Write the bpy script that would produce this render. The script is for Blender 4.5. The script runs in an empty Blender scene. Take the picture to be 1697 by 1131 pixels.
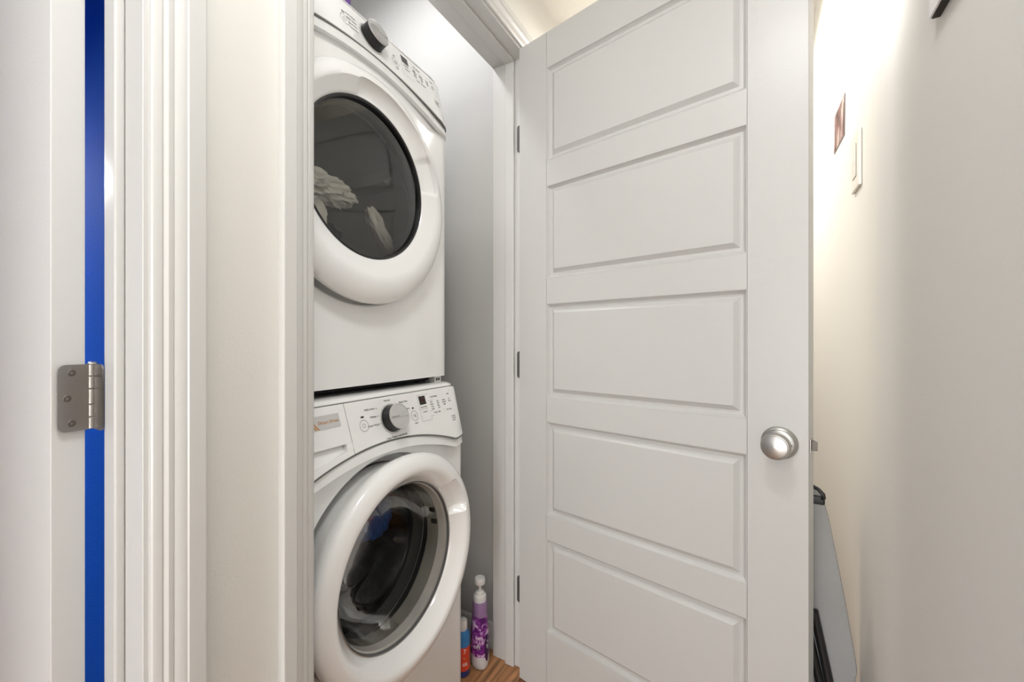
import bpy, bmesh, math, random
from mathutils import Vector, Matrix, noise
random.seed(7)
scene = bpy.context.scene
COL = scene.collection
R = math.radians
# ------------------------------------------------------------------ camera
F_PX = 685.0
ALPHA = math.atan((1247 - 848.5) / F_PX)          # the hall runs 30 degrees right of the view axis
cam_d = bpy.data.cameras.new('camera'); cam = bpy.data.objects.new('camera', cam_d); COL.objects.link(cam)
cam.location = (0, 0, 1.095); cam.rotation_euler = (R(90), 0, ALPHA)
cam_d.sensor_width = 36; cam_d.lens = 36 * F_PX / 1697; cam_d.clip_start = 0.02
scene.camera = cam
# ------------------------------------------------------------------ world, light, exposure
w = bpy.data.worlds.new('world'); scene.world = w; w.use_nodes = True
w.node_tree.nodes['Background'].inputs[0].default_value = (.9, .93, 1, 1)
w.node_tree.nodes['Background'].inputs[1].default_value = 0.3
vs = scene.view_settings
vs.view_transform = 'Standard'; vs.look = 'None'; vs.gamma = 1; vs.use_curve_mapping = False
vs.exposure = 0.2
LAMPS = dict(hall_near=(8.5, (.985, .99, 1.0)), hall_mid_fill=(7.0, (.985, .99, 1.0)), hall_far=(16, (1.0, .955, .90)), closet=(5.4, (.98, .99, 1.0)), blue=(14, (.98, .985, 1.0)))
FILL_WIN = (-.56, .11, .10, 1.70)      # window added for fill light, hall's near end wall: x0, x1, z0, z1
win_fill = bpy.data.lights.new('window_fill', 'AREA'); win_fill.shape = 'RECTANGLE'; win_fill.size = FILL_WIN[1] - FILL_WIN[0]; win_fill.size_y = FILL_WIN[3] - FILL_WIN[2]
win_fill.energy = 46; win_fill.color = (.965, .985, 1.0)
win_fill_o = bpy.data.objects.new('window_fill', win_fill); COL.objects.link(win_fill_o)  # area light in the added window opening, acts as fill
win_fill_o.location = ((FILL_WIN[0] + FILL_WIN[1]) / 2, -2.83, (FILL_WIN[2] + FILL_WIN[3]) / 2); win_fill_o.rotation_euler = (R(90), 0, 0)

# ------------------------------------------------------------------ materials
MATS = {}
def mat(name, col, rough=.5, metal=0, bump=0, bscale=200, var=0, vscale=3, coat=0, emit=0, spec=.5, stretch=None):
    if name in MATS: return MATS[name]
    m = bpy.data.materials.new(name); m.use_nodes = True; nt = m.node_tree
    b = nt.nodes['Principled BSDF']
    b.inputs['Base Color'].default_value = (*col, 1); b.inputs['Roughness'].default_value = rough
    b.inputs['Metallic'].default_value = metal; b.inputs['Coat Weight'].default_value = coat
    b.inputs['Coat Roughness'].default_value = .06; b.inputs['Specular IOR Level'].default_value = spec
    if emit:
        b.inputs['Emission Color'].default_value = (*col, 1); b.inputs['Emission Strength'].default_value = emit
    tc = nt.nodes.new('ShaderNodeTexCoord'); src = tc.outputs['Object']
    if stretch:
        mp = nt.nodes.new('ShaderNodeMapping'); mp.inputs['Scale'].default_value = stretch
        nt.links.new(src, mp.inputs[0]); src = mp.outputs[0]
    if bump:
        n = nt.nodes.new('ShaderNodeTexNoise'); n.inputs['Scale'].default_value = bscale; n.inputs['Detail'].default_value = 3
        nt.links.new(src, n.inputs['Vector'])
        bp = nt.nodes.new('ShaderNodeBump'); bp.inputs['Strength'].default_value = bump; bp.inputs['Distance'].default_value = .002
        nt.links.new(n.outputs[0], bp.inputs['Height']); nt.links.new(bp.outputs[0], b.inputs['Normal'])
    if var:
        n2 = nt.nodes.new('ShaderNodeTexNoise'); n2.inputs['Scale'].default_value = vscale; n2.inputs['Detail'].default_value = 4
        nt.links.new(src, n2.inputs['Vector'])
        cr = nt.nodes.new('ShaderNodeValToRGB')
        cr.color_ramp.elements[0].position = .3; cr.color_ramp.elements[1].position = .7
        cr.color_ramp.elements[0].color = (*[c * (1 - var) for c in col], 1); cr.color_ramp.elements[1].color = (*[min(1, c * (1 + var)) for c in col], 1)
        nt.links.new(n2.outputs[0], cr.inputs[0]); nt.links.new(cr.outputs[0], b.inputs['Base Color'])
    MATS[name] = m; return m
def glass(name, tint, refl_rough=.01, ior=1.5, boost=1.0):
    m = bpy.data.materials.new(name); m.use_nodes = True; nt = m.node_tree; nt.nodes.clear()
    out = nt.nodes.new('ShaderNodeOutputMaterial'); mx = nt.nodes.new('ShaderNodeMixShader')
    tr = nt.nodes.new('ShaderNodeBsdfTransparent'); tr.inputs[0].default_value = (*tint, 1)
    gl = nt.nodes.new('ShaderNodeBsdfGlossy'); gl.inputs['Roughness'].default_value = refl_rough
    fr = nt.nodes.new('ShaderNodeFresnel'); fr.inputs[0].default_value = ior
    mu = nt.nodes.new('ShaderNodeMath'); mu.operation = 'MULTIPLY'; mu.inputs[1].default_value = boost; mu.use_clamp = True
    nt.links.new(fr.outputs[0], mu.inputs[0]); nt.links.new(mu.outputs[0], mx.inputs[0])
    nt.links.new(tr.outputs[0], mx.inputs[1]); nt.links.new(gl.outputs[0], mx.inputs[2]); nt.links.new(mx.outputs[0], out.inputs[0])
    MATS[name] = m; return m
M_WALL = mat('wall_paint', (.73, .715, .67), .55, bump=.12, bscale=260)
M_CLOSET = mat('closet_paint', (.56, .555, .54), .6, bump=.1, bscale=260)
M_BLUE = mat('blue_paint', (.025, .23, .86), .8, bump=.35, bscale=330, spec=.08)
M_CEIL = mat('ceiling_texture', (.88, .855, .80), .9, bump=1.0, bscale=60)
M_TRIM = mat('trim_paint', (.62, .613, .592), .3, bump=.04, bscale=40)
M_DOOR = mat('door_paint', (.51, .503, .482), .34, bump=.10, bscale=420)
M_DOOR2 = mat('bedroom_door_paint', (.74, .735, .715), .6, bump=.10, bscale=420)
M_WHITE = mat('appliance_white', (.93, .93, .915), .16, coat=.4)
M_FASCIA = mat('appliance_fascia', (.93, .93, .915), .22, coat=.3)
M_PLAST = mat('white_plastic', (.86, .86, .84), .35)
M_IVORY = mat('switch_plastic', (.82, .79, .72), .35)
M_NICKEL = mat('satin_nickel', (.46, .45, .43), .36, metal=1, bump=.05, bscale=500)
M_HINGE = mat('hinge_metal', (.36, .34, .32), .38, metal=1, bump=.05, bscale=400)
M_SILVER = mat('silver_plastic', (.66, .66, .65), .3, metal=.7)
M_CHROME = mat('chrome_ring', (.52, .50, .46), .25, metal=.35, var=.12, vscale=9)
M_STEEL = mat('drum_steel', (.16, .155, .145), .4, metal=1, var=.3, vscale=30)
M_BLACK = mat('black_plastic', (.012, .012, .012), .4)
M_RUBBER = mat('grey_rubber', (.10, .10, .10), .5)
M_DARK = mat('dark_gap', (.02, .02, .02), .8)
M_PRINT = mat('grey_print', (.20, .20, .20), .6)
M_LINE = mat('seam_line', (.16, .16, .155), .7)
M_DISP = mat('display_glass', (.022, .012, .010), .12)
M_ORANGE = mat('orange_print', (.62, .27, .06), .5)
M_STICK = mat('sticker_film', (.62, .62, .61), .3)
M_GALV = mat('dryer_drum', (.42, .44, .43), .5, metal=.15)
M_GLASS_D = glass('dryer_glass', (.94, .94, .91), .012, 1.5, 1.6)
M_GLASS_W = glass('washer_glass', (.66, .66, .64), .03, 1.5, .40)

# ------------------------------------------------------------------ helpers
def link(o, parent=None):
    COL.objects.link(o)
    if parent is not None: o.parent = parent
    return o
def empty(name, loc=(0, 0, 0), rz=0, parent=None):
    o = bpy.data.objects.new(name, None); o.location = loc; o.rotation_euler = (0, 0, rz); o.empty_display_size = .05
    return link(o, parent)
def tag(o, label=None, cat=None, group=None, kind=None):
    if label: o['label'] = label
    if cat: o['category'] = cat
    if group: o['group'] = group
    if kind: o['kind'] = kind
    return o
def obj(name, verts, faces, m, parent=None, smooth=None, bevel=0, segs=2, recalc=True, wn=False):
    me = bpy.data.meshes.new(name); me.from_pydata([tuple(v) for v in verts], [], faces)
    bm = bmesh.new(); bm.from_mesh(me)
    if recalc: bmesh.ops.recalc_face_normals(bm, faces=bm.faces)
    if bevel: bmesh.ops.bevel(bm, geom=list(bm.edges), offset=bevel, segments=segs, affect='EDGES', clamp_overlap=True, profile=.5)
    if smooth is None and bevel: smooth = 45
    if smooth:
        for fa in bm.faces: fa.smooth = True
        for e in bm.edges:
            if len(e.link_faces) == 2: e.smooth = e.calc_face_angle(0) < R(smooth)
    bm.to_mesh(me); bm.free(); me.materials.append(m)
    o = bpy.data.objects.new(name, me)
    if bevel or wn:
        wm = o.modifiers.new('weighted', 'WEIGHTED_NORMAL'); wm.keep_sharp = True; wm.weight = 90
    return link(o, parent)
class MB:
    def __init__(s): s.v = []; s.f = []
    def box(s, x0, x1, y0, y1, z0, z1):
        b = len(s.v); s.v += [(x, y, z) for z in (z0, z1) for y in (y0, y1) for x in (x0, x1)]
        s.f += [[b + i for i in q] for q in ((0, 2, 3, 1), (4, 5, 7, 6), (0, 1, 5, 4), (2, 6, 7, 3), (0, 4, 6, 2), (1, 3, 7, 5))]; return s
    def grid(s, rows, close=False, flip=False):
        b = len(s.v); n = len(rows[0])
        for r in rows: s.v += list(r)
        for i in range(len(rows) - 1):
            for j in range(n if close else n - 1):
                k = (j + 1) % n; q = [b + i * n + j, b + i * n + k, b + (i + 1) * n + k, b + (i + 1) * n + j]
                s.f.append(q[::-1] if flip else q)
        return s
    def tube(s, pts, r, n=10, cap=True):
        pts = [Vector(p) for p in pts]; rings = []
        for i, p in enumerate(pts):
            t = (pts[min(i + 1, len(pts) - 1)] - pts[max(i - 1, 0)]).normalized()
            a = t.orthogonal().normalized() if i == 0 else (pa - t * pa.dot(t)).normalized()
            pa = a; c = t.cross(a); rr = r[i] if isinstance(r, (list, tuple)) else r
            rings.append([tuple(p + (a * math.cos(k * 2 * math.pi / n) + c * math.sin(k * 2 * math.pi / n)) * rr) for k in range(n)])
        b = len(s.v); s.grid(rings, close=True)
        if cap: s.f.append([b + k for k in range(n)][::-1]); s.f.append([b + (len(pts) - 1) * n + k for k in range(n)])
        return s
    def lathe(s, prof, n=64, axis='z', c=(0, 0, 0)):
        # prof: (r, h); axis 'z' up, 'w' = towards the viewer of an appliance (local -y)
        rows = []
        for r, h in prof:
            row = []
            for k in range(n):
                a = 2 * math.pi * k / n
                if callable(r): rr, hh = r(a, h)
                else: rr, hh = r, h
                rr = max(rr, 1e-5)
                if axis == 'z': row.append((c[0] + rr * math.cos(a), c[1] + rr * math.sin(a), c[2] + hh))
                else: row.append((c[0] + rr * math.cos(a), c[1] - hh, c[2] + rr * math.sin(a)))
            rows.append(row)
        return s.grid(rows, close=True)
    def build(s, name, m, parent=None, smooth=None, bevel=0, segs=2, recalc=True, wn=False):
        return obj(name, s.v, s.f, m, parent, smooth, bevel, segs, recalc, wn)
def box(name, x0, x1, y0, y1, z0, z1, m, parent=None, bevel=0, segs=2):
    return MB().box(x0, x1, y0, y1, z0, z1).build(name, m, parent, bevel=bevel, segs=segs)
def text(name, body, size, loc, rot, m, parent, align='CENTER', ext=.0002):
    c = bpy.data.curves.new(name, 'FONT'); c.body = body; c.size = size; c.align_x = align; c.align_y = 'CENTER'; c.extrude = ext
    t = bpy.data.objects.new(name, c); COL.objects.link(t)
    dg = bpy.context.evaluated_depsgraph_get(); me = bpy.data.meshes.new_from_object(t.evaluated_get(dg))
    bpy.data.objects.remove(t); bpy.data.curves.remove(c)
    me.materials.clear(); me.materials.append(m)
    o = bpy.data.objects.new(name, me); o.location = loc; o.rotation_euler = rot
    return link(o, parent)

# ------------------------------------------------------------------ main dimensions (metres; Y runs along the hall, X across it)
XW = -.652            # hall face of the left wall
TH = .125             # its thickness
XB = XW - TH          # its back face
YL, YR = .444, 1.210  # closet opening
YB = .212             # hinge jamb of the blue room door
YBN = YB - .768
XR = .200             # hall face of the right wall
HC = 2.31             # ceiling
ZH = 2.043            # underside of head jambs
CXB = -1.62           # closet back
CYL, CYR = .33, 1.245 # closet side walls

def S(o, label): return tag(o, label, kind='structure')
# ------------------------------------------------------------------ shell
m = MB(); m.box(XB, XR + .15, -2.9, 3.5, HC, HC + .08); m.box(-3.3, XB, -2.9, .29, HC, HC + .08)
S(m.build('ceiling', M_CEIL), 'cream textured ceiling over the hallway')
HK = 2.64             # the closet is open to a higher ceiling
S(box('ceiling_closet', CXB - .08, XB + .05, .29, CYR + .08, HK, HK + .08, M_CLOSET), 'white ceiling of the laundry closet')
m = MB(); J = .019
m.box(XB, XW, -2.8, YBN - J, 0, HC); m.box(XB, XW, YB + J, YL - J, 0, HC); m.box(XB, XW, YR + J, 3.4, 0, HC)
m.box(XB, XW, YBN - J, YB + J, ZH + J, HC); m.box(XB, XW, YL - J, YR + J, ZH + J, HC); m.box(XB, XB + .05, .29, CYR + .08, HC + .08, HK)
S(m.build('wall_left', M_WALL), 'pale beige hallway wall between the two doorways')
S(box('wall_right', XR, XR + .12, -2.8, 3.4, 0, HC, M_WALL), 'pale beige hallway wall on the right with the light switch')
S(box('wall_end', XW, XR, 3.4, 3.5, 0, HC, M_WALL), 'pale wall closing the far end of the hallway')
m = MB(); m.box(XW, FILL_WIN[0], -2.9, -2.8, 0, HC); m.box(FILL_WIN[1], XR, -2.9, -2.8, 0, HC); m.box(FILL_WIN[0], FILL_WIN[1], -2.9, -2.8, 0, FILL_WIN[2]); m.box(FILL_WIN[0], FILL_WIN[1], -2.9, -2.8, FILL_WIN[3], HC)
S(m.build('wall_back', M_WALL), 'pale wall with the added fill window at the near end of the hallway')
wn = S(empty('fill_window_1', ((FILL_WIN[0] + FILL_WIN[1]) / 2, -2.87, FILL_WIN[2])), 'added tall white framed fill window in the near end wall')  # unseen window, added so even frontal light reaches the door
ww, wh = (FILL_WIN[1] - FILL_WIN[0]) / 2, FILL_WIN[3] - FILL_WIN[2]
for a in ((-ww, -ww + .045, 0, wh), (ww - .045, ww, 0, wh), (-ww + .045, ww - .045, 0, .045), (-ww + .045, ww - .045, wh - .045, wh), (-ww + .045, ww - .045, wh / 2 - .02, wh / 2 + .02)):
    box('frame_bar', a[0], a[1], -.02, .02, a[2], a[3], M_TRIM, wn, bevel=.003)
M_PANE = glass('fill_window_pane', (.97, .98, .98), .01, 1.45, 1.0)
box('pane', -ww + .04, ww - .04, -.003, .003, .04, wh / 2 - .015, M_PANE, wn); box('pane', -ww + .04, ww - .04, -.003, .003, wh / 2 + .015, wh - .04, M_PANE, wn)
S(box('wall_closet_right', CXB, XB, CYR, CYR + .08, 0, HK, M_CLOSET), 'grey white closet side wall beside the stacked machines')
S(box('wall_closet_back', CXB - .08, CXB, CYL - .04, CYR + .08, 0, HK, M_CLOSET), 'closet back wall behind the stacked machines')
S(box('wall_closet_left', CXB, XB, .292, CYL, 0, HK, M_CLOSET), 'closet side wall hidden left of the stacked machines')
S(box('wall_blue', -3.2, XB, .252, .290, 0, HC, M_BLUE), 'bright blue painted wall seen through the hinge gap')
m = MB(); m.box(-3.3, -3.2, -2.8, .29, 0, HC)
S(m.build('wall_blue_far', M_BLUE), 'blue painted far wall of the side room')
S(box('wall_blue_near', -3.2, XB, -2.9, -2.8, 0, HC, M_BLUE), 'blue painted near wall of the side room')

# wood floor
def wood(name, base, seed):
    m = bpy.data.materials.new(name); m.use_nodes = True; nt = m.node_tree; b = nt.nodes['Principled BSDF']
    b.inputs['Roughness'].default_value = .32
    tc = nt.nodes.new('ShaderNodeTexCoord'); mp = nt.nodes.new('ShaderNodeMapping')
    mp.inputs['Scale'].default_value = (70, 3.5, 10); mp.inputs['Location'].default_value = (seed, seed * 2, 0)
    n = nt.nodes.new('ShaderNodeTexNoise'); n.inputs['Scale'].default_value = 1; n.inputs['Detail'].default_value = 5; n.inputs['Distortion'].default_value = .8
    cr = nt.nodes.new('ShaderNodeValToRGB'); e = cr.color_ramp.elements
    e[0].position = .3; e[1].position = .72
    e[0].color = (*[c * .45 for c in base], 1); e[1].color = (*[min(1, c * 1.35) for c in base], 1)
    nt.links.new(tc.outputs['Object'], mp.inputs[0]); nt.links.new(mp.outputs[0], n.inputs['Vector'])
    nt.links.new(n.outputs[0], cr.inputs[0]); nt.links.new(cr.outputs[0], b.inputs['Base Color'])
    return m
WOODS = [wood('oak_a', (.40, .185, .075), 1), wood('oak_b', (.33, .145, .06), 5), wood('oak_c', (.45, .22, .095), 9)]
floor = S(box('floor', -3.3, .35, -2.9, 3.5, -.1, -.006, WOODS[1]), 'orange brown wood strip floor of the hallway and closet')
PWd = .062
x = -.96
while x < XR - .001:
    y = -.5 - random.random() * .5
    while y < 2.3:
        L = random.uniform(.45, .95); x1 = min(x + PWd, XR)
        y1 = min(y + L, 2.3)
        if x + PWd > XB or True:
            pl = box('plank', x + .0006, x1 - .0006, y + .0006, y1 - .0006, -.0059, 0, random.choice(WOODS), floor, bevel=.0007, segs=1)
        y = y1
    x += PWd

# ------------------------------------------------------------------ casings and jambs
CAS = [(0, 0), (0, .0165), (.002, .0175), (.0205, .0175), (.022, .0158), (.0245, .0158), (.030, .0150), (.035, .0125), (.0365, .0130), (.041, .0128), (.0455, .0095), (.047, .0102), (.052, .0098), (.0555, .0085), (.057, .0065), (.057, 0)]
def casing(root, x0, sx, y0, y1, ztop):
    # three mitred boards; profile q runs from the outer edge to the opening
    def board(name, a, b, kind):
        n = len(CAS); v = []
        for q, t in CAS:
            e = .057 - q
            if kind == 'L': v += [(x0 + sx * t, y0 - e, 0), (x0 + sx * t, y0 - e, ztop + e)]
            elif kind == 'R': v += [(x0 + sx * t, y1 + e, 0), (x0 + sx * t, y1 + e, ztop + e)]
            else: v += [(x0 + sx * t, y0 - e + .0002, ztop + e), (x0 + sx * t, y1 + e - .0002, ztop + e)]
        f = [[2 * i, 2 * i + 2, 2 * i + 3, 2 * i + 1] for i in range(n - 1)] + [[2 * (n - 1), 0, 1, 2 * (n - 1) + 1]]
        f += [[2 * i for i in range(n)], [2 * i + 1 for i in range(n)][::-1]]
        obj(name, v, f, M_TRIM, root, smooth=28, wn=True)
    for k in 'LRH': board('casing_board', 0, 0, k)
def jamb(root, y0, y1, xs0, xs1):
    box('jamb_board', XB - .004, XW, y0 - J, y0, 0, ZH, M_TRIM, root, bevel=.0015)
    box('jamb_board', XB - .004, XW, y1, y1 + J, 0, ZH, M_TRIM, root, bevel=.0015)
    box('jamb_board', XB - .004, XW, y0 - J, y1 + J, ZH, ZH + J, M_TRIM, root, bevel=.0015)
    t = .011
    box('stop_strip', xs0, xs1, y0, y0 + t, 0, ZH, M_TRIM, root, bevel=.003, segs=3)
    box('stop_strip', xs0, xs1, y1 - t, y1, 0, ZH, M_TRIM, root, bevel=.003, segs=3)
    box('stop_strip', xs0, xs1, y0 + t, y1 - t, ZH - t, ZH, M_TRIM, root, bevel=.003, segs=3)
t1 = S(empty('trim_1', (0, 0, 0)), 'white jamb lining of the laundry closet doorway'); jamb(t1, YL, YR, XW - .040 - .034, XW - .040)
t2 = S(empty('trim_2', (0, 0, 0)), 'white moulded casing around the laundry closet doorway'); casing(t2, XW, 1, YL - .006, YR + .006, ZH + .006)
t3 = S(empty('trim_3', (0, 0, 0)), 'white jamb lining of the blue room doorway'); jamb(t3, YBN, YB, XW - .088, XW - .053)
t4 = S(empty('trim_4', (0, 0, 0)), 'white moulded casing around the blue room doorway'); casing(t4, XW, 1, YBN - .006, YB + .006, ZH + .006)
BBP = [(0, 0), (.013, 0), (.013, .055), (.011, .066), (.0075, .072), (.0075, .078), (.004, .086), (0, .088)]
def baseboard(name, label, p0, p1, nrm):
    v = []
    for t, z in BBP: v += [(p0[0] + nrm[0] * t, p0[1] + nrm[1] * t, z), (p1[0] + nrm[0] * t, p1[1] + nrm[1] * t, z)]
    n = len(BBP); f = [[2 * i, 2 * i + 2, 2 * i + 3, 2 * i + 1] for i in range(n - 1)] + [[2 * i for i in range(n)], [2 * i + 1 for i in range(n)][::-1]]
    S(obj(name, v, f, M_TRIM, None, smooth=30), label)
baseboard('baseboard_closet', 'white moulded baseboard at the foot of the closet side wall', (CXB, CYR), (XB - .005, CYR), (0, -1))
baseboard('baseboard_right', 'white baseboard along the right hallway wall', (XR, -2.8), (XR, 3.4), (-1, 0))
baseboard('baseboard_left', 'white baseboard on the wall beyond the closet', (XW, YR + .064), (XW, 3.4), (1, 0))
baseboard('baseboard_middle', 'short white baseboard between the two doorways', (XW, YB + .0635), (XW, YL - .0635), (1, 0))

# ------------------------------------------------------------------ hinge builder (leaf lies in plane y=0, knuckle along z at x=0)
def hinge(parent, loc, rz, z, other=None, hm=None):
    hm = hm or M_HINGE
    h = .0889 / 2; r = .010; leaf = []
    # leaf outline with rounded far corners
    pts = [(0, -h)]
    for k in range(5):
        a = R(-90 + 22.5 * k); pts.append((.036 - .008 + .008 * math.cos(a), -h + .008 + .008 * math.sin(a)))
    for k in range(5):
        a = R(22.5 * k); pts.append((.036 - .008 + .008 * math.cos(a), h - .008 + .008 * math.sin(a)))
    pts.append((0, h)); n = len(pts)
    v = [(p[0], 0, p[1]) for p in pts] + [(p[0], .0022, p[1]) for p in pts]
    f = [list(range(n)), [n + i for i in range(n)][::-1]] + [[i, (i + 1) % n, n + (i + 1) % n, n + i] for i in range(n)]
    o = obj('hinge', v, f, hm, parent, smooth=30); o.location = (loc[0], loc[1], z); o.rotation_euler = (0, 0, rz)
    o['label'] = 'brushed steel butt hinge'
    if other is not None:
        o2 = bpy.data.objects.new('jamb_leaf', o.data); o2.rotation_euler = (0, 0, other); link(o2, o)
    zs = [-h, -h + .0165, -h + .0338, -h + .0551, -h + .0724, h]
    for i in range(5):
        kn = MB().lathe([(.0001, zs[i] + .0004), (.0052, zs[i] + .0004), (.0058, zs[i] + .0010), (.0058, zs[i + 1] - .0010), (.0052, zs[i + 1] - .0004), (.0001, zs[i + 1] - .0004)], 16).build('knuckle', M_HINGE, o, smooth=40)
    MB().lathe([(.0001, h), (.0056, h), (.0050, h + .0022), (.0025, h + .0034), (.0001, h + .0036)], 16).build('pin_head', M_NICKEL, o, smooth=40)
    for sx, sz in ((.023, .0335), (.0275, 0), (.023, -.0335)):
        sc = MB().lathe([(.0001, -.0012), (.0014, -.0012), (.0018, -.0030), (.0040, -.0027), (.0047, -.0020)], 14, axis='w', c=(sx, 0, sz)).build('screw', mat('screw_metal', (.16, .14, .125), .45, metal=.8), o, smooth=20)
    return o

# ------------------------------------------------------------------ five panel closet door
DA = R(78.51)          # opening angle
P = Vector((XW + .008, YR - .003))
dv = Vector((math.sin(DA), -math.cos(DA))); nv = Vector((-math.cos(DA), -math.sin(DA)))
cor = P + nv * .043 + dv * .003
door = S(empty('door_1', (cor.x, cor.y, 0), DA - R(90)), 'white five panel closet door standing open into the hallway')
DW, DT, Z0, Z1 = .762, .035, .010, 2.038
SL, SR_ = .1084, .6525
PZ = [(.207, .490), (.564, .849), (.9235, 1.2085), (1.286, 1.568), (1.645, 1.929)]
g = .0003
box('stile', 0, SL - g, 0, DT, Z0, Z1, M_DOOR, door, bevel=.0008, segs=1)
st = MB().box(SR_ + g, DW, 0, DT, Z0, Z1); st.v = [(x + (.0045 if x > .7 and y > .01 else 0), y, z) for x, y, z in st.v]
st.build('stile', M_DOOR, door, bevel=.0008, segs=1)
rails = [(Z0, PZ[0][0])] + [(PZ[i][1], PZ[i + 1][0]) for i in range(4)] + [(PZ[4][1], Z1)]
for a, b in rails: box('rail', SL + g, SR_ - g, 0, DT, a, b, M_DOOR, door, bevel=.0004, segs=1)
PRO = [(0, 0), (.0015, .0003), (.0025, .0030), (.0075, .0095), (.0095, .0108), (.0160, .0108), (.0180, .0098), (.0255, .0026), (.028, .0012)]
for a, b in PZ:
    m = MB()
    for side in (0, 1):
        rows = []
        for ins, dep in PRO:
            y = dep if side == 0 else DT - dep
            rows.append([(SL + ins, y, a + ins), (SR_ - ins, y, a + ins), (SR_ - ins, y, b - ins), (SL + ins, y, b - ins)])
        bb = len(m.v); m.grid(rows, close=True); k = bb + 4 * (len(PRO) - 1); m.f.append([k, k + 1, k + 2, k + 3])
        if side == 0: first = bb
        else:
            for i in range(4): m.f.append([first + i, first + (i + 1) % 4, bb + (i + 1) % 4, bb + i])
    m.build('panel', M_DOOR, door, smooth=24, wn=True)
for z in (1.771, 1.016, .266):
    hp = P - Vector((cor.x, cor.y)); ca, sa = math.cos(-(DA - R(90))), math.sin(-(DA - R(90)))
    lx, ly = hp.x * ca - hp.y * sa, hp.x * sa + hp.y * ca
    hinge(door, (lx - .0015, ly), R(-90), z, other=-DA, hm=mat('dark_hinge_metal', (.13, .125, .12), .5, metal=.8))
# knob, both faces
def knob(y0, sgn):
    prof = [(.0001, 0), (.0335, 0), (.0335, .003), (.031, .0065), (.0285, .008), (.0275, .011), (.024, .0125), (.0150, .0135), (.0125, .020), (.0130, .026), (.019, .0295), (.0248, .034), (.0268, .041), (.0262, .047), (.0240, .0515), (.0225, .0520), (.0215, .0535), (.012, .0560), (.0001, .0566)]
    k = MB().lathe([(r, hh) for r, hh in prof], 48, axis='w').build('door_knob', M_NICKEL, door, smooth=30)
    k.location = (.7125, y0, .8835)
    if sgn < 0: k.rotation_euler = (0, 0, R(180))
    k['label'] = 'round satin nickel door knob'
    return k
k1 = knob(0, 1); knob(DT, -1)
MB().lathe([(.0001, .0128), (.0026, .0128), (.0026, .0102), (.0001, .0102)], 12, axis='w', c=(.0215, 0, -.001)).build('release_hole', M_BLACK, k1)
lp = box('latch_plate', DW + .0010, DW + .0032, .006, .029, .8835 - .014, .8835 + .014, M_HINGE, door, bevel=.0006)
m = MB(); x0 = DW + .0032
m.v = [(x0, .011, .874), (x0, .024, .874), (x0, .024, .893), (x0, .011, .893), (x0 + .011, .011, .874), (x0 + .003, .024, .874), (x0 + .003, .024, .893), (x0 + .011, .011, .893)]
m.f = [[0, 1, 2, 3], [4, 7, 6, 5], [0, 4, 5, 1], [1, 5, 6, 2], [2, 6, 7, 3], [3, 7, 4, 0]]
m.build('latch_bolt', mat('latch_metal', (.16, .145, .125), .5, metal=.4), lp, bevel=.0012)

# ------------------------------------------------------------------ blue room door, opened into the room
TB = R(77.0)
KX, KY = XB - .010, YB - .010
d2 = S(empty('door_2', (KX, KY, 0), 0), 'plain white side room door standing open, its hinge edge towards the hallway')
sl = empty('slab_pivot', (0, 0, 0), -TB, d2)
bpy.data.objects.remove(sl)
d2.rotation_euler = (0, 0, -TB)
# closed: slab runs towards -y from the pivot, thickness towards +x
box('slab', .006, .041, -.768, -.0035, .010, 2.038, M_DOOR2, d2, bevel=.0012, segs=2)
for z in (1.79, 1.019, .24):
    hinge(d2, (0, 0), 0, z, other=TB)
for sgn, y0 in ((1, .041), (-1, .006)):
    pass
kk = MB().lathe([(.0001, 0), (.0335, 0), (.0335, .003), (.0275, .011), (.0150, .0135), (.0125, .020), (.019, .0295), (.0268, .041), (.0240, .0515), (.012, .0560), (.0001, .0566)], 32, axis='w').build('door_knob', M_NICKEL, d2, smooth=30)
kk.location = (.041, -.705, .8835); kk.rotation_euler = (0, 0, R(90))

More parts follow.
